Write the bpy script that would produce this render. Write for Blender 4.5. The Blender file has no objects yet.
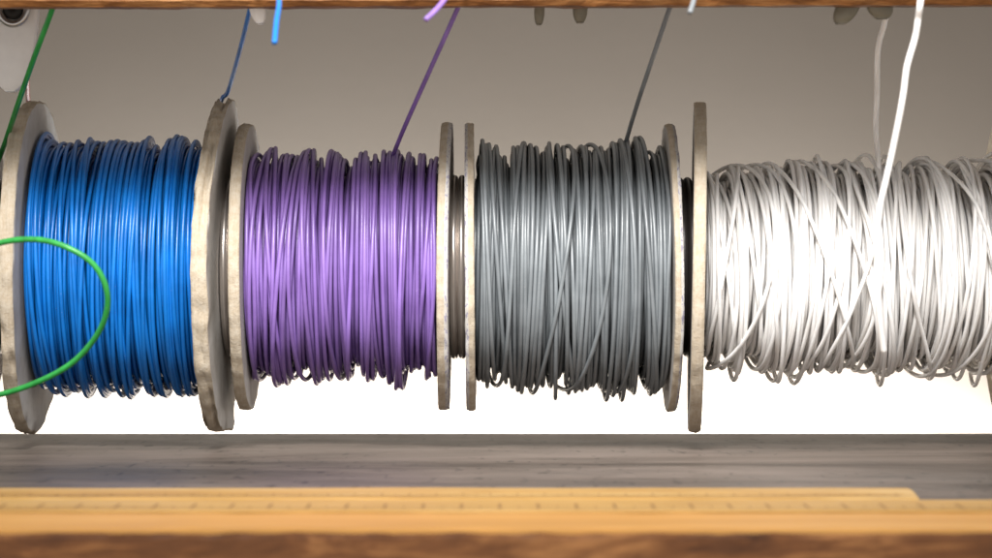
import bpy, math, random
import numpy as np

# ---------------------------------------------------------------- basics
U = 0.2424e-3            # metres per photograph pixel at the spool axis
D = 0.680                # camera to spool axis
W, HZ, CX = 992, 267.0, 496.0
sc = bpy.context.scene
COL = sc.collection
rng = np.random.default_rng(11)

def at(px, row, y):
    """point seen at photograph pixel (px,row) lying at depth y (metres, away from camera)"""
    k = U * (D + y) / D
    return np.array([(px - CX) * k, y, (HZ - row) * k])

def mesh_obj(name, verts, faces, mats, parent=None, loc=(0, 0, 0), rot=(0, 0, 0), smooth=True, midx=None):
    me = bpy.data.meshes.new(name)
    v = np.asarray(verts, dtype=np.float64)
    me.from_pydata([tuple(p) for p in v], [], [tuple(int(i) for i in f) for f in faces])
    for m in (mats if isinstance(mats, (list, tuple)) else [mats]):
        me.materials.append(m)
    if midx is not None:
        me.polygons.foreach_set('material_index', np.asarray(midx, dtype=np.int32))
    me.polygons.foreach_set('use_smooth', np.full(len(me.polygons), smooth, dtype=bool))
    me.update()
    o = bpy.data.objects.new(name, me)
    COL.objects.link(o)
    o.location = loc
    o.rotation_euler = rot
    if parent is not None:
        o.parent = parent
    return o

def tag(o, label, cat, group=None, kind=None):
    o['label'] = label
    o['category'] = cat
    if group: o['group'] = group
    if kind: o['kind'] = kind
    return o

def thing(name, label, cat, loc=(0, 0, 0), group=None, kind=None):
    o = bpy.data.objects.new(name, None)
    o.empty_display_size = 0.01
    COL.objects.link(o)
    o.location = loc
    return tag(o, label, cat, group, kind)

# ---------------------------------------------------------------- materials
class NT:
    def __init__(self, name):
        self.m = bpy.data.materials.new(name)
        self.m.use_nodes = True
        self.t = self.m.node_tree
        self.n = self.t.nodes
        self.b = self.n['Principled BSDF']
        self.out = self.n['Material Output']
        self.tc = self.n.new('ShaderNodeTexCoord')
    def link(self, a, b): self.t.links.new(a, b)
    def mapping(self, scale, loc=(0, 0, 0)):
        m = self.n.new('ShaderNodeMapping')
        m.inputs['Scale'].default_value = scale
        m.inputs['Location'].default_value = loc
        self.link(self.tc.outputs['Object'], m.inputs['Vector'])
        return m.outputs['Vector']
    def noise(self, vec, scale=1.0, detail=4, rough=0.55, dist=0.0):
        t = self.n.new('ShaderNodeTexNoise')
        t.inputs['Scale'].default_value = scale
        t.inputs['Detail'].default_value = detail
        t.inputs['Roughness'].default_value = rough
        t.inputs['Distortion'].default_value = dist
        self.link(vec, t.inputs['Vector'])
        return t.outputs['Fac']
    def ramp(self, fac, stops):
        r = self.n.new('ShaderNodeValToRGB')
        e = r.color_ramp.elements
        while len(e) < len(stops): e.new(0.5)
        for k, (p, c) in enumerate(stops):
            e[k].position = p
            e[k].color = (*c, 1) if len(c) == 3 else c
        self.link(fac, r.inputs['Fac'])
        return r.outputs['Color']
    def mix(self, a, b, fac, mode='MIX'):
        x = self.n.new('ShaderNodeMix')
        x.data_type = 'RGBA'
        x.blend_type = mode
        for s, v in ((x.inputs[6], a), (x.inputs[7], b), (x.inputs[0], fac)):
            if hasattr(v, 'links'): self.link(v, s)
            elif isinstance(v, (int, float)): s.default_value = v
            else: s.default_value = (*v, 1)
        return x.outputs[2]
    def math(self, op, a, b=0.0, c=0.0):
        x = self.n.new('ShaderNodeMath')
        x.operation = op
        for s, v in zip(x.inputs, (a, b, c)):
            if hasattr(v, 'links'): self.link(v, s)
            else: s.default_value = v
        return x.outputs[0]
    def bump(self, h, strength, dist):
        b = self.n.new('ShaderNodeBump')
        b.inputs['Strength'].default_value = strength
        b.inputs['Distance'].default_value = dist
        self.link(h, b.inputs['Height'])
        self.link(b.outputs['Normal'], self.b.inputs['Normal'])
    def set(self, color=None, rough=None, spec=None, metal=None, **kw):
        for key, v in (('Base Color', color), ('Roughness', rough), ('Specular IOR Level', spec), ('Metallic', metal)):
            if v is None: continue
            s = self.b.inputs[key]
            if hasattr(v, 'links'): self.link(v, s)
            elif key == 'Base Color': s.default_value = (*v, 1)
            else: s.default_value = v
        return self

def wire_mat(name, col, dark, rough=0.34, spec=0.5, sss=0.0):
    t = NT(name)
    v = t.mapping((1, 1, 1))
    n1 = t.noise(v, 130, 3)
    n2 = t.noise(v, 1800, 2)
    n3 = t.noise(t.mapping((620, 14, 14)), 1, 1, 0.5)            # one strand a shade off the next
    n4 = t.noise(v, 2600, 2, 0.6)
    c = t.mix(dark, col, t.ramp(n1, [(0.3, (0, 0, 0)), (0.62, (1, 1, 1))]))
    c = t.mix(c, t.ramp(n3, [(0.3, (0.82, 0.82, 0.82)), (0.7, (1.14, 1.14, 1.14))]), 1.0, 'MULTIPLY')
    c = t.mix(c, (0.62, 0.60, 0.57), t.ramp(n4, [(0.70, (0, 0, 0)), (0.78, (0.30, 0.30, 0.30))]))   # dust
    r = t.math('MULTIPLY_ADD', n2, 0.22, rough - 0.11)
    t.set(c, r, spec)
    if sss:
        t.b.inputs['Subsurface Weight'].default_value = sss
        t.b.inputs['Subsurface Radius'].default_value = (1.0, 0.95, 0.88)
        t.b.inputs['Subsurface Scale'].default_value = 0.0012
    t.bump(t.noise(v, 900, 3), 0.12, 0.0002)
    return t.m

M = {}
M['blue'] = wire_mat('blue_pvc', (0.0036, 0.160, 0.54), (0.0027, 0.118, 0.42), 0.34, 0.48)
M['purple'] = wire_mat('purple_pvc', (0.235, 0.135, 0.42), (0.185, 0.10, 0.34), 0.40, 0.6)
M['grey'] = wire_mat('grey_pvc', (0.180, 0.198, 0.210), (0.132, 0.147, 0.157), 0.40, 0.8)
M['white'] = wire_mat('white_pvc', (0.89, 0.87, 0.845), (0.84, 0.815, 0.79), 0.48, 0.4, 0.5)
M['green'] = wire_mat('green_pvc', (0.0216, 0.288, 0.0504), (0.0144, 0.216, 0.036), 0.36, 0.5)
M['red'] = wire_mat('red_pvc', (0.252, 0.0216, 0.0216), (0.18, 0.0144, 0.0144), 0.4, 0.5)

def board_face(name, printed):
    t = NT(name)
    v = t.mapping((1, 1, 1))
    n = t.noise(v, 120, 5, 0.6)
    c = t.ramp(n, [(0.3, (0.4144, 0.3848, 0.3478)), (0.55, (0.5032, 0.481, 0.4514)), (0.75, (0.555, 0.5402, 0.518))])
    if printed:
        # rubbed blue-violet print near the edge of the disc's paper face
        sep = t.n.new('ShaderNodeSeparateXYZ'); t.link(t.tc.outputs['Object'], sep.inputs[0])
        rr = t.math('SQRT', t.math('ADD', t.math('POWER', sep.outputs[1], 2), t.math('POWER', sep.outputs[2], 2)))
        band = t.math('MULTIPLY', t.math('GREATER_THAN', rr, printed - 0.0042), t.math('LESS_THAN', rr, printed + 0.0015))
        vo = t.noise(t.mapping((2.5, 1, 1), (3, 1, 2)), 800, 2, 0.6)
        blot = t.math('GREATER_THAN', vo, 0.57)
        c = t.mix(c, (0.074, 0.0592, 0.222), t.math('MULTIPLY', t.math('MULTIPLY', band, blot), 0.5))
    t.set(c, 0.85, 0.2)
    t.bump(t.noise(v, 700, 4), 0.25, 0.0003)
    return t.m

def board_rim(name, tint=1.0):
    t = NT(name)
    lay = t.noise(t.mapping((2200, 260, 260)), 1.0, 4, 0.7, 0.5)
    bl = t.noise(t.mapping((1, 1, 1)), 620, 5, 0.7)
    fib = t.noise(t.mapping((1, 1, 1)), 1500, 3, 0.7)
    c1 = t.ramp(lay, [(0.25, (0.352 * tint, 0.282 * tint, 0.200 * tint)), (0.5, (0.414 * tint, 0.344 * tint, 0.255 * tint)), (0.78, (0.477 * tint, 0.408 * tint, 0.315 * tint))])
    c = t.mix(c1, (0.5402 * tint, 0.4921 * tint, 0.4144 * tint), t.ramp(bl, [(0.40, (0, 0, 0)), (0.66, (0.5, 0.5, 0.5))]))
    c = t.mix(c, (0.1998 * tint, 0.148 * tint, 0.0999 * tint), t.ramp(fib, [(0.62, (0, 0, 0)), (0.76, (0.296, 0.296, 0.296))]))
    t.set(c, 0.95, 0.1)
    t.bump(t.math('ADD', t.math('MULTIPLY', lay, 0.6), t.math('ADD', fib, bl)), 0.35, 0.0005)
    return t.m

M['face'] = board_face('board_paper', None)
M['face_print'] = board_face('board_paper_printed', 143 * U)
M['rim'] = board_rim('board_edge')
M['rim_pale'] = board_rim('board_edge_pale', 1.05)

t = NT('hub_metal')
n = t.noise(t.mapping((1500, 60, 60)), 1, 4)
t.set(t.ramp(n, [(0.3, (0.36, 0.31, 0.27)), (0.7, (0.62, 0.57, 0.53))]), 0.33, 0.5, 0.8)
M['hub'] = t.m
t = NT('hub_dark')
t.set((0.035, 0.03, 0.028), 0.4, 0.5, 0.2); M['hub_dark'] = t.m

t = NT('wall_paint')
v = t.mapping((1, 1, 1))
t.set(t.ramp(t.noise(v, 14, 3), [(0.3, (0.206, 0.172, 0.139)), (0.7, (0.220, 0.184, 0.150))]), 0.9, 0.15)
t.bump(t.noise(v, 300, 3), 0.06, 0.0004)
M['wall'] = t.m

t = NT('taupe_paint'); t.set((0.17, 0.15, 0.13), 0.8, 0.2); M['taupe'] = t.m

t = NT('worn_grey_board')
g1 = t.noise(t.mapping((7, 24, 40)), 1, 6, 0.62, 0.5)
g2 = t.noise(t.mapping((55, 75, 60)), 1, 5, 0.72)
g3 = t.noise(t.mapping((420, 85, 60), (2, 5, 1)), 1, 2, 0.5)
g4 = t.noise(t.mapping((9, 14, 9), (7, 1, 1)), 1, 4, 0.6)
c = t.ramp(g1, [(0.36, (0.0488, 0.0376, 0.0298)), (0.48, (0.1079, 0.0853, 0.0704)), (0.62, (0.1642, 0.1321, 0.1124))])
c = t.mix(c, t.ramp(g2, [(0.32, (0.60, 0.59, 0.58)), (0.62, (1.12, 1.10, 1.09))]), 0.6, 'MULTIPLY')
c = t.mix(c, (0.042, 0.037, 0.031), t.ramp(g4, [(0.50, (0, 0, 0)), (0.66, (0.62, 0.62, 0.62))]))
c = t.mix(c, (0.015, 0.013, 0.011), t.math('MULTIPLY', t.ramp(g3, [(0.60, (0, 0, 0)), (0.68, (0.9, 0.9, 0.9))]), t.ramp(g4, [(0.42, (0, 0, 0)), (0.58, (1, 1, 1))])))
t.set(c, t.math('MULTIPLY_ADD', g2, 0.3, 0.34), 0.32)
t.bump(t.math('ADD', g2, g1), 0.12, 0.0003)
M['shelf'] = t.m

def wood(name, dark, mid, light, sc_, rough=0.5, bump=0.25, coarse=1.0, spec=0.4):
    t = NT(name)
    g = t.noise(t.mapping(sc_), 1, 6, 0.62, 0.8)
    f = t.noise(t.mapping((sc_[0] * 6, sc_[1] * 4, sc_[2] * 4)), 1, 3, 0.6)
    c = t.ramp(g, [(0.30, dark), (0.5, mid), (0.72, light)])
    c = t.mix(c, t.ramp(f, [(0.3, (0.62, 0.58, 0.52)), (0.6, (1.05, 1.03, 1.0))]), 0.6 * coarse, 'MULTIPLY')
    t.set(c, rough, spec)
    t.bump(t.math('ADD', g, f), bump, 0.0005)
    return t.m

M['lacquer'] = wood('lacquered_pine', (0.43, 0.215, 0.052), (0.52, 0.265, 0.072), (0.60, 0.335, 0.105), (7, 60, 60), 0.5, 0.05, 0.35, 0.25)
M['brown'] = wood('brown_varnished_wood', (0.036, 0.012, 0.004), (0.12, 0.045, 0.014), (0.32, 0.145, 0.05), (38, 60, 170), 0.65, 0.4, 1.0, 0.2)
M['rail'] = wood('oak_rail', (0.075, 0.026, 0.007), (0.21, 0.085, 0.025), (0.33, 0.16, 0.057), (60, 200, 420), 0.55, 0.4, 1.0, 0.25)
M['rulerwood'] = wood('boxwood', (0.36, 0.20, 0.055), (0.43, 0.255, 0.08), (0.49, 0.315, 0.12), (12, 90, 120), 0.5, 0.08, 0.5, 0.25)
M['rulerwood2'] = wood('boxwood_old', (0.35, 0.19, 0.05), (0.42, 0.25, 0.08), (0.50, 0.34, 0.145), (20, 110, 120), 0.5, 0.08, 0.6, 0.25)
t = NT('ink'); t.set((0.22, 0.12, 0.045), 0.7, 0.3); M['ink'] = t.m
t = NT('chipped_edge')
n = t.noise(t.mapping((90, 90, 400)), 1, 4, 0.7)
t.set(t.ramp(n, [(0.42, (0.05, 0.018, 0.008)), (0.55, (0.30, 0.14, 0.06)), (0.7, (0.62, 0.40, 0.22))]), 0.6, 0.3); M['chip'] = t.m
t = NT('clip_plastic')
t.set(t.ramp(t.noise(t.mapping((1, 1, 1)), 160, 3), [(0.3, (0.72, 0.70, 0.68)), (0.7, (0.80, 0.78, 0.76))]), 0.45, 0.4); M['clip'] = t.m
t = NT('clip_olive')
t.set(t.ramp(t.noise(t.mapping((1, 1, 1)), 160, 3), [(0.3, (0.15, 0.1312, 0.09)), (0.7, (0.21, 0.1875, 0.135))]), 0.45, 0.4); M['olive'] = t.m
t = NT('steel'); t.set((0.45, 0.435, 0.42), 0.3, 0.5, 0.9); M['steel'] = t.m
t = NT('bore'); t.set((0.02, 0.018, 0.016), 0.6, 0.3); M['bore'] = t.m
t = NT('bare_copper'); t.set((0.75, 0.55, 0.42), 0.35, 0.5, 0.9); M['copper'] = t.m

# ---------------------------------------------------------------- geometry helpers
def tube(pts, rad, sides=8, caps=True):
    P = np.asarray(pts, float)
    n = len(P)
    T = np.gradient(P, axis=0)
    T /= np.linalg.norm(T, axis=1)[:, None] + 1e-12
    ref = np.array([1.0, 0, 0])
    N = np.empty_like(P)
    u = ref - T[0] * ref.dot(T[0])
    if np.linalg.norm(u) < 0.2:
        u = np.array([0, 0, 1.0]); u -= T[0] * u.dot(T[0])
    u /= np.linalg.norm(u)
    for i in range(n):
        u = u - T[i] * u.dot(T[i]); u /= np.linalg.norm(u)
        N[i] = u
    B = np.cross(T, N)
    R = np.broadcast_to(np.asarray(rad, float), (n,))
    a = np.arange(sides) * 2 * math.pi / sides
    V = P[:, None, :] + R[:, None, None] * (np.cos(a)[None, :, None] * N[:, None, :] + np.sin(a)[None, :, None] * B[:, None, :])
    V = V.reshape(-1, 3)
    i = np.arange(n - 1)[:, None] * sides
    j = np.arange(sides)[None, :]
    j2 = (j + 1) % sides
    F = np.stack([i + j, i + j2, i + sides + j2, i + sides + j], -1).reshape(-1, 4).tolist()
    if caps:
        F.append(list(range(sides))[::-1])
        F.append(list(range((n - 1) * sides, n * sides)))
    return V, F

def spline(ctrl, per=14):
    C = [np.asarray(c, float) for c in ctrl]
    C = [2 * C[0] - C[1]] + C + [2 * C[-1] - C[-2]]
    out = []
    for k in range(1, len(C) - 2):
        p0, p1, p2, p3 = C[k - 1:k + 3]
        for s in np.linspace(0, 1, per, endpoint=False):
            out.append(0.5 * ((2 * p1) + (-p0 + p2) * s + (2 * p0 - 5 * p1 + 4 * p2 - p3) * s ** 2 + (-p0 + 3 * p1 - 3 * p2 + p3) * s ** 3))
    out.append(C[-2])
    return np.array(out)

def join(parts):
    V, F, off = [], [], 0
    for v, f in parts:
        V.append(np.asarray(v, float)); F += [[i + off for i in q] for q in f]; off += len(v)
    return np.concatenate(V), F

def box(x0, x1, y0, y1, z0, z1):
    v = [(x, y, z) for x in (x0, x1) for y in (y0, y1) for z in (z0, z1)]
    f = [(0, 1, 3, 2), (4, 6, 7, 5), (0, 4, 5, 1), (2, 3, 7, 6), (0, 2, 6, 4), (1, 5, 7, 3)]
    return np.array(v), [list(q) for q in f]

def sheet_profile(prof, x0, x1, nx, wob=0.0, seed=0):
    """extrude a closed (y,z) outline along x in nx steps with a slight irregularity of its edges"""
    r = np.random.default_rng(seed)
    prof = np.asarray(prof, float)
    m = len(prof)
    xs = np.linspace(x0, x1, nx)
    jit = r.normal(0, wob, (nx, m, 2))
    k = np.array([0.25, 0.5, 0.25])
    for c in range(m):
        for d in range(2): jit[:, c, d] = np.convolve(jit[:, c, d], k, 'same')
    V = np.empty((nx, m, 3))
    V[:, :, 0] = xs[:, None]
    V[:, :, 1:] = prof[None] + jit
    F = []
    for i in range(nx - 1):
        for j in range(m):
            F.append([i * m + j, i * m + (j + 1) % m, (i + 1) * m + (j + 1) % m, (i + 1) * m + j])
    F.append(list(range(m))[::-1]); F.append(list(range((nx - 1) * m, nx * m)))
    return V.reshape(-1, 3), F

def wavy(th, amps, r):
    s = np.zeros_like(th)
    for f, a in amps:
        s += a * np.sin(f * th + r.uniform(0, 6.28))
    return s

# ---------------------------------------------------------------- spool parts
def flange(parent, root, cx, thick, R, yaw=0, roll=0, seed=0, rough=1.0, torn=0.0, warp=0.5, faces=('face', 'face'), rim='rim', row=267, crack=()):
    """cardboard disc, centre at photograph column cx on the axis, thickness in px, fibrous edge"""
    r = np.random.default_rng(seed)
    N = 260
    th = np.linspace(0, 2 * math.pi, N, endpoint=False)
    hw = thick * U / 2
    Rm = R * U
    w1 = smooth1(r.normal(0, 1, 3 * N), 9)[N:2 * N]; w2 = smooth1(r.normal(0, 1, 3 * N), 2.2)[N:2 * N]
    lip = np.maximum(0, w1 / w1.std() * 1.1 + w2 / w2.std() * 0.55) * torn
    rings = []
    edge = wavy(th, [(2, 0.5), (3, 0.5), (5, 0.4), (11, 0.35), (23, 0.3), (41, 0.25)], r) * rough * U
    wp = wavy(th, [(1, 0.6), (2, 0.8), (3, 0.5)], r) * warp * U
    fuzz = lambda s: np.convolve(np.r_[(q := r.normal(0, s, N))[-2:], q, q[:2]], [.15, .2, .3, .2, .15], 'valid')
    def ring(x, rad, w=1.0, e=1.0, fz=0.0, xf=0.0):
        rr = rad + edge * e + fuzz(fz) * U
        xx = x + wp * w + fuzz(xf) * U
        if torn > 0.4 and rad > Rm * 0.85:
            xx = xx + lip * (0.35 + 0.65 * (x > 0 if torn > 1 else x < 0)) * U
        rings.append(np.stack([xx, rr * np.cos(th), rr * np.sin(th)], 1))
    # chips bitten out of single plies of a torn edge
    chip = np.zeros((7, N))
    if torn > 0:
        for _ in range(int(9 * torn)):
            c, wd, dp = r.uniform(0, 6.28), r.uniform(0.05, 0.22), r.uniform(1.0, 4.5) * torn
            lo = r.integers(0, 5); hi = lo + r.integers(1, 4)
            d = np.abs((th - c + math.pi) % (2 * math.pi) - math.pi)
            prof = np.clip(1 - d / wd, 0, 1) ** 0.5
            chip[lo:hi] += prof * dp
    chip = np.minimum(chip, 6.0)
    for c0, c1, ply, dp in crack:                       # plies split apart along part of the rim
        g = np.clip(np.minimum(th - c0, c1 - th) / 0.08, 0, 1) * dp * (1 + 0.35 * smooth1(r.normal(0, 1.5, N), 2))
        chip[ply] += np.maximum(g, 0)
    for q in (0.12, 0.35, 0.6, 0.8, 0.92):
        ring(-hw, Rm * q, q * q, 0)
    ring(-hw, Rm - 2.2 * U, 1, 1, 0.2)
    n_face_l = len(rings)
    for k in range(7):
        s = -1 + 2 * k / 6
        ring(s * hw * 0.99, Rm - (abs(s) ** 3) * 1.2 * U, 1, 1, 0.7 * rough, 0.4 * rough)
        rings[-1][:, 1] -= chip[k] * U * np.cos(th); rings[-1][:, 2] -= chip[k] * U * np.sin(th)
    n_rim_end = len(rings)
    ring(hw, Rm - 2.2 * U, 1, 1, 0.2)
    for q in (0.92, 0.8, 0.6, 0.35, 0.12):
        ring(hw, Rm * q, q * q, 0)
    V = np.concatenate(rings)
    F, mi = [], []
    nr = len(rings)
    for i in range(nr):
        i2 = (i + 1) % nr
        if i < n_face_l - 1: m = 0
        elif i < n_rim_end:
            m = 1
            if faces[0] == 'face_print' and i <= n_face_l + 1: m = 0      # the printed paper wraps a little over the edge
            if faces[1] == 'face_print' and i >= n_rim_end - 3: m = 2
        elif i == nr - 1: m = 1
        else: m = 2
        for j in range(N):
            j2 = (j + 1) % N
            F.append([i * N + j, i2 * N + j, i2 * N + j2, i * N + j2]); mi.append(m)
    loc = np.array([(cx - CX) * U, 0, (HZ - row) * U]) - np.array(root)
    return mesh_obj('flange', V, F, [M[faces[0]], M[rim], M[faces[1]]], parent, loc, (0, math.radians(roll), math.radians(yaw)), True, mi)

def lathe_x(prof, N=96):
    """(x, r) profile closed, about the x axis"""
    th = np.linspace(0, 2 * math.pi, N, endpoint=False)
    V = np.concatenate([np.stack([np.full(N, x), r * np.cos(th), r * np.sin(th)], 1) for x, r in prof])
    F = []
    m = len(prof)
    for i in range(m):
        i2 = (i + 1) % m
        for j in range(N):
            j2 = (j + 1) % N
            F.append([i * N + j, i2 * N + j, i2 * N + j2, i * N + j2])
    return V, F

def hub_cap(parent, root, x0, x1, R=90, mat='hub'):
    hw = (x1 - x0) / 2 * U
    Rm = R * U
    pr = [(-hw, 6 * U), (-hw, Rm - hw * 1.1)]
    for a in np.linspace(-90, 90, 9):
        pr.append((hw * 0.98 * math.sin(math.radians(a)), Rm - hw * 1.1 + hw * 1.1 * math.cos(math.radians(a))))
    pr += [(hw, Rm - hw * 1.1 - 1e-5), (hw, 6 * U)]
    V, F = lathe_x(pr)
    loc = np.array([((x0 + x1) / 2 - CX) * U, 0, 0]) - np.array(root)
    return mesh_obj('hub_cap', V, F, M[mat], parent, loc)

def smooth1(a, s):
    k = int(3 * s) + 1
    w = np.exp(-0.5 * (np.arange(-k, k + 1) / s) ** 2); w /= w.sum()
    return np.convolve(np.pad(a, k, mode='edge'), w, 'valid')

def winding(x0, x1, R, a, layers, seed, slack_bottom=(0.1, 6), slack_top=(0.1, 4), base_drop=9.0, R_out=100.0, squash=0.55):
    """one continuous wire laid turn after turn on a drum; every turn rests on the turns below it.
       all lengths in photograph px; returns tube points relative to the axis (x, y, z) in metres"""
    r = np.random.default_rng(seed)
    NTH = 96
    dx = a / 3
    nb = int((x1 - x0) / dx) + 3
    Hs = np.full((nb, NTH), R - base_drop * a)
    K = 3
    offs = np.arange(-K, K + 1)
    X, TH, RR, = [], [], []
    lo, hi = x0 + a * 1.05, x1 - a * 1.05
    direction = 1
    th = -math.pi / 2 * 0 + np.arange(NTH) * 2 * math.pi / NTH     # theta 0 = back (+y), 90 = top
    for (pitch, amp, kn, count, tilt) in layers:
        n = int(round((hi - lo) / (2 * a * pitch))) if count is None else count
        prog = np.linspace(0, 1, n * NTH, endpoint=False)
        # uneven traverse: bunches and gaps
        bw = smooth1(np.abs(r.normal(1, 0.35 if amp > 0.6 else 0.05, n + 2)), 1.0)
        cum = np.cumsum(bw); cum = (cum - cum[0]) / (cum[-1] - cum[0])
        prog = np.interp(prog * (n + 1), np.arange(n + 2), cum)
        xs = lo + (hi - lo) * (prog if direction > 0 else 1 - prog)
        direction *= -1
        nk = int(n * kn) + 3
        kx = np.sort(r.uniform(0, n, nk)); kx[0], kx[-1] = 0, n
        kv = r.normal(0, amp * a, nk) * r.choice([0.3, 1, 1, 1.9], nk)
        nz = np.interp(np.arange(n * NTH) / NTH, kx, kv)
        nz = smooth1(nz, 12)
        xs = xs + nz
        ka = np.clip(r.standard_t(4, n + 2), -3.2, 3.2) * tilt * a          # tilted turns: they cross the front at a slant
        tt_ = np.arange(n * NTH) / NTH
        kk = smooth1(np.interp(tt_ + 0.25, np.arange(n + 2), ka), 10)
        xs = xs + kk * np.sin(2 * math.pi * tt_) + np.interp(tt_, np.arange(n + 2), r.normal(0, tilt * a, n + 2)) * np.cos(2 * math.pi * tt_)
        for _ in range(2):
            xs = lo + np.abs(xs - lo)
            xs = hi - np.abs(hi - xs)
        for q in range(n):
            x = xs[q * NTH:(q + 1) * NTH]
            bi = np.round((x - x0) / dx).astype(int)
            idx = np.clip(bi[None, :] + offs[:, None], 0, nb - 1)
            cen = x0 + idx * dx
            d2 = np.clip(a * a - (cen - x[None, :]) ** 2, 0, None)
            raw = (Hs[idx, np.arange(NTH)[None, :]] + np.sqrt(d2)).max(0)
            ext = np.concatenate([raw[-12:], raw, raw[:12]])
            mx = np.maximum.reduce([np.roll(ext, s) for s in (-2, -1, 0, 1, 2)])
            sm = smooth1(mx, 3.0)[12:-12]
            rad = np.maximum(sm, raw - 0.25 * a)
            for o, row_ in zip(offs, range(len(offs))):
                ii = idx[row_]
                dd = a * a - (x0 + ii * dx - x) ** 2
                ok = dd > 0
                v = rad + np.sqrt(np.clip(dd, 0, None))
                cur = Hs[ii, np.arange(NTH)]
                Hs[ii, np.arange(NTH)] = np.where(ok, np.maximum(cur, v), cur)
            top = R_out - a
            rad = np.where(rad > top, top + (rad - top) * squash, rad)
            if amp > 0.6:
                def bump(c, w):
                    d = np.abs((th - c + math.pi) % (2 * math.pi) - math.pi)
                    return np.exp(-0.5 * (d / w) ** 2)
                if r.random() < slack_bottom[0]:
                    rad += bump(-math.pi / 2 + r.normal(0, 0.12), r.uniform(0.22, 0.42)) * r.uniform(0.2, 1) ** 1.5 * slack_bottom[1]
                if r.random() < slack_top[0]:
                    rad += bump(math.pi / 2 + r.normal(0, 0.2), r.uniform(0.2, 0.45)) * r.uniform(0.2, 1) ** 1.5 * slack_top[1]
            X.append(x); RR.append(rad); TH.append(th)
    x = np.concatenate(X); rad = np.concatenate(RR); t_ = np.concatenate(TH)
    x = smooth1(x, 2.0); rad = smooth1(rad, 1.6)
    return np.stack([(x - CX) * U, rad * np.cos(t_) * U, rad * np.sin(t_) * U], 1)

def loose(parent, root, name, mat, ctrl, a, per=16, bare=None):
    P = spline(ctrl, per)
    V, F = tube(P, a * U, 12)
    return mesh_obj(name, V - np.array(root), F, M[mat], parent)

def spool(label, x0, x1, R, coil_R, a, mat, layers, seed, sb, st, fl, fr, caps, lead=(), base_drop=9.0, lead_a=None):
    """x0/x1: inner faces of the two flanges"""
    root = (((x0 + x1) / 2 - CX) * U, 0, -R * U)
    t = thing('wire_spool', label, 'wire spool', root, 'spools of wire in a row under the rail')
    for kw in (fl, fr):
        flange(t, root, **kw)
    for c in caps:
        hub_cap(t, root, *c)
    adj = 0.0
    for _ in range(2):                      # settle the drum so that the outermost turns reach coil_R
        P = winding(x0, x1, coil_R + adj, a, layers, seed, sb, st, base_drop, coil_R, 0.5)
        rad_ = np.hypot(P[:, 1], P[:, 2]) / U
        b_ = ((P[:, 0] / U + CX - x0) / 5).astype(int)
        top_ = [np.percentile(rad_[b_ == q], 97) for q in range(b_.max() + 1) if (b_ == q).sum() > 20]
        if _ == 0: adj = coil_R - a - np.median(top_)
    rc = (coil_R + adj - base_drop * a) * U
    V, F = lathe_x([((x0 - CX) * U, 20 * U), ((x0 - CX) * U, rc), ((x1 - CX) * U, rc), ((x1 - CX) * U, 20 * U)])
    mesh_obj('core', V - np.array(root), F, M[mat], t, smooth=False)
    V, F = tube(P, a * U, 8)
    mesh_obj('wire_winding', V - np.array(root), F, M[mat], t)
    for ctrl in lead:
        loose(t, root, 'loose_wire', mat, ctrl, lead_a or a)
    return t

YR0, YR1 = -0.0790, -0.0720          # rail front and back
def rp(px, row, y): return at(px, row, y)

# green spool, almost wholly beyond the left edge
spool('green wire spool cut off by the left edge, its free end looping over blue wire',
      -190, -25, 143, 118, 2.6, 'green', [(1.05, 0.1, 1, None, 0.1), (1.1, 0.8, 2, None, 0.6)], 3, (0.1, 5), (0.1, 4),
      dict(cx=-196, thick=12, R=143, seed=1), dict(cx=-19, thick=12, R=143, seed=2, faces=('face', 'face')),
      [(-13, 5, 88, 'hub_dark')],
      lead=[[at(-6, 172, -0.002), at(5, 143, -0.016), at(17, 107, -0.042), at(34, 58, -0.060), at(52, 10, -0.068), at(60, -16, -0.0755)],
            [at(-70, 300, -0.0850), at(-30, 258, -0.095), at(0, 243, -0.102), at(36, 239.5, -0.106), at(66, 247, -0.108), at(92, 263, -0.108), at(105.5, 286, -0.107),
             at(106.5, 312, -0.104), at(95, 338, -0.100), at(72, 363, -0.096), at(40, 381, -0.092), at(0, 394.5, -0.088), at(-50, 402, -0.08)]], base_drop=5)

spool('spool of glossy blue wire held between two ragged torn cardboard flanges',
      40, 213, 166, 126, 2.15, 'blue',
      [(1.02, 0.08, 1, None, 0.05), (1.04, 0.25, 1.2, None, 0.3), (1.05, 0.5, 1.2, None, 0.6), (1.1, 0.8, 1.2, None, 1.1), (1.8, 1.4, 1.2, None, 1.8)], 21, (0.16, 9), (0.12, 6),
      dict(cx=33, thick=14, R=166, roll=1.0, seed=5, rough=1.4, torn=0.8, warp=0.9, crack=((3.46, 3.62, 0, 5), (3.46, 3.58, 1, 4), (3.50, 3.54, 2, 3), (3.50, 3.54, 3, 2.5), (2.2, 3.0, 2, 1.6))),
      dict(cx=220.5, thick=15, R=165, yaw=-1.0, roll=0.8, seed=6, rough=2.1, torn=1.5, warp=2.0, crack=((2.30, 2.98, 4, 7), (2.34, 2.9, 3, 5), (2.0, 2.6, 1, 3), (3.35, 3.75, 3, 4), (3.9, 4.5, 5, 4))),
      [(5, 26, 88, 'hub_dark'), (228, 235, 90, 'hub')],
      lead=[[at(216, 165, 0.018), at(218.5, 145, 0.017), at(219, 125, 0.015), at(220, 108, 0.011), at(222.5, 98, 0.003), at(228.5, 90, -0.004), at(240, 50, -0.036), at(250, 9, -0.067), at(255, -12, -0.0755),
             at(263, -24, -0.104), at(272, -18, -0.118), at(279, 0, -0.134), at(276.5, 22, -0.142), at(274.5, 43, -0.146)]])

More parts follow.
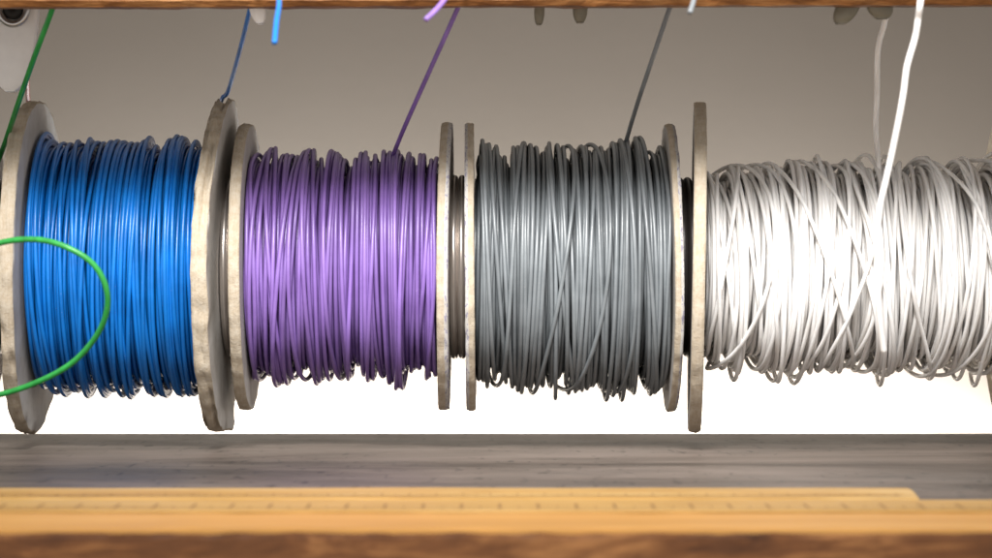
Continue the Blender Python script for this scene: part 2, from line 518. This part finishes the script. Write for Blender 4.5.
spool('spool of purple wire between thin cardboard flanges, beside the blue spool',
      252, 440, 143, 112, 2.2, 'purple',
      [(1.02, 0.08, 1, None, 0.05), (1.04, 0.25, 1.2, None, 0.4), (1.05, 0.6, 1.2, None, 0.8), (1.1, 1.0, 1.2, None, 1.3), (1.8, 1.6, 1.2, None, 2.2)], 8, (0.16, 9), (0.10, 5),
      dict(cx=247, thick=11, R=143, seed=7, rough=0.9, torn=0.2),
      dict(cx=445.5, thick=11, R=143, roll=0.6, seed=8, rough=1.0, torn=0.25, faces=('face', 'face_print'), rim='rim_pale'),
      [(235, 242, 88, 'hub'), (451, 458.5, 92, 'hub')],
      lead=[[at(382, 180, -0.006), at(391, 160, -0.005), at(405, 126, -0.028), at(430, 70, -0.055), at(457, 10, -0.068), at(464, -8, -0.0755), at(466, -22, -0.104), at(458, -20, -0.118), at(445, -1, -0.134), at(436, 10, -0.138), at(426, 19.5, -0.141)]])

spool('spool of dark grey wire between thin cardboard flanges, in the middle of the row',
      475, 666, 144, 121, 2.15, 'grey',
      [(1.02, 0.08, 1, None, 0.05), (1.04, 0.25, 1.2, None, 0.4), (1.05, 0.5, 1.2, None, 0.7), (1.08, 0.9, 1.2, None, 1.1), (1.5, 1.5, 1.2, None, 2.2), (7, 2.0, 1.2, None, 6.5)], 15, (0.15, 17), (0.10, 6),
      dict(cx=470.5, thick=9, R=144, roll=-0.5, seed=9, rough=1.0, torn=0.2, faces=('face_print', 'face'), rim='rim_pale'),
      dict(cx=670, thick=8.5, R=144, roll=-0.6, seed=10, rough=1.0, torn=0.2, faces=('face', 'face_print'), rim='rim_pale'),
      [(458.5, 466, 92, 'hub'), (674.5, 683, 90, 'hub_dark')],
      lead=[[at(620, 170, -0.008), at(626, 142, -0.006), at(636, 108, -0.03), at(652, 60, -0.056), at(669, 10, -0.068), at(676, -10, -0.0755), at(684, -22, -0.105), at(692, -14, -0.120), at(694, -2, -0.128), at(690, 12.5, -0.132)]])

spool('widest spool, loosely wound with crossing strands of white wire',
      702, 1003, 165, 101, 2.1, 'white',
      [(1.02, 0.08, 1, None, 0.05), (1.04, 0.3, 1.3, None, 0.4), (1.05, 0.6, 1.2, None, 0.9), (1.06, 0.9, 1.2, None, 1.5), (1.2, 1.4, 1.2, None, 2.6), (2.6, 2.4, 1.2, None, 5.5), (8, 2.5, 1.2, None, 12.0)], 33, (0.34, 17), (0.28, 11),
      dict(cx=697, thick=12, R=165, yaw=-3.3, roll=1.1, seed=11, rough=0.7, torn=0.05, warp=0.4, rim='rim_pale'),
      dict(cx=1013, thick=13, R=165, seed=12, rough=0.8, faces=('rim', 'face')),  # left face takes the brown edge colour to stand in for its shade
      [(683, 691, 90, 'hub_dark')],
      lead=[[at(880, 196, -0.014), at(878.5, 162, -0.010), at(876, 130, -0.022), at(877, 92, -0.042), at(878, 50, -0.056), at(884, 25, -0.064), at(888, 6, -0.070), at(891, -14, -0.0755)],
            [at(884, 352, -0.100), at(879, 310, -0.104), at(877, 262, -0.107), at(877, 236, -0.108), at(880, 206, -0.109), at(886, 180, -0.110), at(893, 148, -0.111), at(899, 118, -0.112), at(903.5, 92, -0.112), at(907, 66, -0.112), at(915, 38, -0.112), at(918, 20, -0.113), at(921, -4, -0.112), at(922, -26, -0.0755)]],
      base_drop=10.5, lead_a=2.7)

# red wire seen for a moment behind the first flange
V, F = tube(spline([at(30, 140, 0.03), at(28.5, 105, 0.028), at(27.5, 88, 0.02), at(27.5, 60, 0.008), at(27.5, -5, 0.0), at(27.5, -70, 0.0)]), 2.3 * U, 10)
tag(mesh_obj('red_wire', V, F, M['red']), 'dark red wire just showing behind the topmost edge of the leftmost large flange', 'wire')

# ---------------------------------------------------------------- rail above
XW = 0.34
rail = thing('wooden_rail', 'brown wooden rail along the top edge of the picture that the wires pass through', 'rail', (0, YR0, 0.05))
zr = (HZ - 5.5) * U * (D + YR0) / D
ztop = zr + 0.075
prof = [(YR0, zr + 0.0012), (YR0, ztop), (YR1, ztop), (YR1, zr + 0.0006), (YR1 - 0.0008, zr), (YR0 + 0.0012, zr)]
V, F = sheet_profile(prof, -XW, XW, 400, 0.00012, 4)
V = V.copy()
V[:, 2] += V[:, 0] * 0.0022
mesh_obj('front_board', V - np.array([0, YR0, 0.05]), F, M['rail'], rail, smooth=False)
V, F = box(-XW, XW, YR0 + 0.0005, 0.1598, ztop + 0.0012, ztop + 0.013)
mesh_obj('shade_board', V - np.array([0, YR0, 0.05]), F, M['taupe'], rail, smooth=False)  # unseen board, added and carried back to the wall to keep it dark

# ---------------------------------------------------------------- wall and shelf
ZS = -166.3 * U * (D + 0.055) / D
V, F = box(-0.8, 0.8, 0.16, 0.175, ZS - 0.30, 0.32)
tag(mesh_obj('wall', V, F, M['wall'], smooth=False), 'plain white painted wall behind the row of spools', 'wall', kind='structure')

def yrow(row, z):
    return -z * D / ((row - HZ) * U) - D
YB = yrow(500.5, ZS)
shelf = thing('shelf', 'worn grey shelf board below the spools with a wooden front edge', 'shelf', (0, 0, ZS), kind='structure')
V, F = sheet_profile([(0.0546, ZS - 0.012), (0.0546, ZS), (YB + 0.0006, ZS), (YB, ZS - 0.0005), (YB, ZS - 0.012)][::-1], -XW, XW, 120, 0.0, 2)
mesh_obj('board', V - np.array([0, 0, ZS]), F, M['shelf'], shelf, smooth=False)
YF = yrow(529, ZS)
V, F = sheet_profile([(YB - 0.0002, ZS - 0.02), (YB - 0.0002, ZS - 0.0004), (YB - 0.0008, ZS), (YF + 0.0014, ZS), (YF + 0.0006, ZS - 0.00015), (YF + 0.0006, ZS - 0.02)][::-1], -XW, XW, 260, 0.00006, 7)
mesh_obj('front_batten', V - np.array([0, 0, ZS]), F, M['lacquer'], shelf, smooth=False)
V, F = sheet_profile([(YF, ZS - 0.028), (YF, ZS - 0.0010), (YF - 0.0004, ZS - 0.0007), (YF - 0.0018, ZS - 0.0008), (YF - 0.0023, ZS - 0.0013), (YF - 0.0023, ZS - 0.028)][::-1], -XW, XW, 420, 0.00016, 9)
mesh_obj('front_edge', V - np.array([0, 0, ZS]), F, M['brown'], shelf, smooth=False)

# rulers lying on the batten
zt = ZS + 0.0006
yb1, yb0 = yrow(510.0, zt), yrow(499.5, zt)
fr = thing('wooden_ruler', 'long yellow wooden ruler with dark graduation marks lying nearest the front edge', 'ruler', (0, (yb0 + yb1) / 2, ZS), 'wooden rulers on the shelf')
o0 = np.array([0, (yb0 + yb1) / 2, ZS])
V, F = sheet_profile([(yb1, ZS + 0.0001), (yb1, zt - 0.0002), (yb1 + 0.0008, zt), (yb0 - 0.0008, zt), (yb0, zt - 0.0002), (yb0, ZS + 0.0001)], -XW, XW, 40, 0.00003, 3)
mesh_obj('blade', V - o0, [f[::-1] for f in F], M['rulerwood'], fr, smooth=False)
def quad(x, w, y0, y1, z, sl=0.0):
    return np.array([(x - w, y0, z), (x + w, y0, z), (x + w + sl, y1, z), (x - w + sl, y1, z)]), [[0, 1, 2, 3]]
parts = []
pxw = 38.9 * U * (D + yb1) / D
x_ph = (72 - CX) * U * (D + yb1) / D
rr = random.Random(4)
k0 = int((-0.3 - x_ph) / pxw)
for k in range(k0, k0 + int(0.6 / pxw) + 1):
    X = x_ph + k * pxw
    for s in range(8):
        ln = {0: 0.0115, 4: 0.006}.get(s, 0.0032)
        parts.append(quad(X + s * pxw / 8, 0.00026 if s == 0 else 0.00014, yb1 + 0.0009, yb1 + 0.0009 + ln, zt + 0.00006))
V, F = join(parts)
mesh_obj('graduation_marks', V - o0, F, M['ink'], fr, smooth=False)

zt2 = ZS + 0.0008
yc1, yc0 = yb0 + 0.0006, yrow(486.5, zt2)
br = thing('wooden_ruler', 'pale wooden ruler with a slanted corner at its right end lying behind the long ruler', 'ruler', (0, (yc0 + yc1) / 2, ZS), 'wooden rulers on the shelf')
o1 = np.array([0, (yc0 + yc1) / 2, ZS])
xe0 = at(905, 488, yc0)[0]; xe1 = at(919, 499, yc1)[0]
V, F = sheet_profile([(yc1, ZS + 0.0001), (yc1, zt2 - 0.0003), (yc1 + 0.0007, zt2), (yc1 + 0.012, zt2 + 0.0004), (yc0 - 0.006, zt2 + 0.0002), (yc0, zt2 - 0.0003), (yc0, ZS + 0.0001)], -XW, 0, 60, 0.00004, 5)
V = V.copy()
tt = np.clip((V[:, 1] - yc1) / (yc0 - yc1), 0, 1)
end = xe1 + (xe0 - xe1) * tt
V[:, 0] = -XW + (V[:, 0] + XW) / XW * (end + XW)
mesh_obj('blade', V - o1, [f[::-1] for f in F], M['rulerwood2'], br, smooth=False)
parts = []
pxw2 = 26 * U * (D + yc0) / D
for k in range(-24, 24):
    for s in range(10):
        X = 0.004 + k * pxw2 + s * pxw2 / 10
        if X > xe0 - 0.004 or X < -0.3: continue
        parts.append(quad(X, 0.00012, yc1 + 0.003, yc1 + (0.0075 if s == 0 else 0.0055 if s == 5 else 0.0042), zt2 + 0.00025))
V, F = join(parts)
mesh_obj('graduation_marks', V - o1, F, M['ink'], br, smooth=False)

# ---------------------------------------------------------------- clips behind the rail
def tongue(ctrl, w, th_, mat, parent, root, name='prong', tip=0.5):
    """flat strip with rounded tip following ctrl points, width list w (px) in x, thickness th_ in y (m)"""
    P = spline(ctrl, 16)
    n = len(P)
    wv = np.interp(np.linspace(0, 1, n), np.linspace(0, 1, len(w)), w) * U
    k = np.arange(n)[::-1]
    m = max(5, n // 4) if name == 'tongue' else 5
    for i in range(n):
        if k[i] < m:
            wv[i] *= math.sqrt(max(0.1, 1 - (1 - (k[i] + 0.6) / m) ** 2))
    V = []
    for p, q in zip(P, wv):
        for sx, sy in ((-1, -0.7), (-0.85, -1), (0.85, -1), (1, -0.7), (1, 0.7), (0.85, 1), (-0.85, 1), (-1, 0.7)):
            V.append((p[0] + sx * q / 2, p[1] + sy * th_ / 2, p[2]))
    V = np.array(V)
    F = []
    for i in range(n - 1):
        for j in range(8):
            F.append([i * 8 + j, i * 8 + (j + 1) % 8, (i + 1) * 8 + (j + 1) % 8, (i + 1) * 8 + j])
    F.append(list(range(8))); F.append(list(range((n - 1) * 8, n * 8))[::-1])
    return mesh_obj(name, V - np.array(root), F, M[mat], parent)

yk = -0.040
ro = at(10, 8, yk)
c = thing('cable_clip', 'large white plastic clip with a round eyelet hanging in the top left corner', 'clip', ro, 'clips hanging under the rail')
tongue([at(13, -60, yk), at(13, 0, yk), at(13, 40, yk), at(12, 70, yk), at(11, 92, yk)], [52, 50, 44, 34, 26], 0.0035, 'clip', c, ro, 'tongue', 1.0)
# eyelet
ce = at(13, 8, yk - 0.004)
ths = np.linspace(0, 2 * math.pi, 40)
P = np.array([[ce[0] + 13 * U * math.cos(a), ce[1], ce[2] + 15 * U * math.sin(a)] for a in ths])
V, F = tube(P, 3.4 * U, 10, False)
mesh_obj('eyelet', V - ro, F, M['steel'], c)
V, F = lathe_x([(-0.001, 0.0001), (-0.001, 11 * U), (0.0004, 11 * U), (0.0004, 0.0001)], 40)
V = V[:, [1, 0, 2]] + at(13, 8, yk - 0.0028)
mesh_obj('bore', V - ro, F, M['bore'], c)

def small_clip(label, prongs, mat, y):
    ro = at(prongs[0][0][0], 8, y)
    c = thing('cable_clip', label, 'clip', ro, 'clips hanging under the rail')
    for (a_, b_), w in prongs_iter(prongs):
        tongue([at(a_[0], a_[1], y), at((a_[0] + b_[0]) / 2, (a_[1] + b_[1]) / 2, y), at(b_[0], b_[1], y)], w, 0.003, mat, c, ro, 'prong', 0.8)
    # bridge out of sight under the shade board joining the prongs
    xs = [p[0][0] for p in prongs]
    p0, p1 = at(min(xs) - 6, -62, y), at(max(xs) + 6, -48, y)
    V, F = box(p0[0], p1[0], y - 0.0025, y + 0.0025, p1[2], p0[2])
    mesh_obj('bridge', V - ro, F, M[mat], c, smooth=False)
    return c
def prongs_iter(pr):
    for a_, b_, w in pr: yield (a_, b_), w
small_clip('single pale clip prong under the rail beside the blue wire', [((246, -55), (260, 24), [26, 20, 11])], 'clip', -0.07)
small_clip('pale clip with two straight narrow prongs under the rail left of the grey wire', [((541, -55), (539, 25), [11, 10, 9]), ((581, -55), (580, 23), [16, 16, 12])], 'olive', -0.06)
small_clip('olive clip with two spreading prongs under the rail beside the thin white wire', [((872, -55), (841, 24), [32, 26, 18]), ((868, -55), (882, 19), [32, 28, 20])], 'olive', -0.07)

# ---------------------------------------------------------------- light
w = bpy.data.worlds.new("World"); sc.world = w; w.use_nodes = True
bg = w.node_tree.nodes['Background']
bg.inputs['Color'].default_value = (1.0, 0.98, 0.96, 1)
bg.inputs['Strength'].default_value = 1.0

lp = np.array([-0.02, -0.56, 0.44])
tgt = np.array([0.0, -0.02, -0.02])
li = bpy.data.lights.new('lamp', 'SPOT')
li.energy = 62
li.color = (1.0, 0.985, 0.965)
li.spot_size = math.radians(33)
li.spot_blend = 1.0
li.shadow_soft_size = 0.11
lo_ = bpy.data.objects.new('lamp', li); COL.objects.link(lo_)
lo_.location = lp
from mathutils import Vector
lo_.rotation_euler = Vector(tgt - lp).to_track_quat('-Z', 'Y').to_euler()

la = bpy.data.lights.new('wall_fill', 'AREA')          # added unseen strip light behind and below the shelf, brightens the wall
la.color = (0.93, 0.97, 1.0)
la.shape = 'RECTANGLE'; la.size = 0.32; la.size_y = 0.015
la.energy = 1.85
ob = bpy.data.objects.new('wall_fill', la); COL.objects.link(ob)
ob.location = (-0.01, 0.137, -0.078)
ob.rotation_euler = Vector((0, 0.035, 0.06)).to_track_quat('-Z', 'Y').to_euler()

# ---------------------------------------------------------------- camera
cam = bpy.data.cameras.new('camera')
co = bpy.data.objects.new('camera', cam); COL.objects.link(co)
co.location = (0, -D, 0)
co.rotation_euler = (math.radians(90), 0, 0)
cam.sensor_width = 36
cam.lens = 36 * D / (W * U)
cam.shift_y = -(279 - HZ) / W
cam.clip_start = 0.01; cam.clip_end = 20
cam.dof.use_dof = True
cam.dof.focus_distance = D - 0.026
cam.dof.aperture_fstop = 25
sc.camera = co

sc.view_settings.view_transform = 'Standard'
sc.view_settings.look = 'None'
sc.view_settings.exposure = 0
sc.view_settings.gamma = 1
sc.render.engine = 'CYCLES'
sc.cycles.use_denoising = True
sc.cycles.max_bounces = 10
sc.cycles.diffuse_bounces = 6
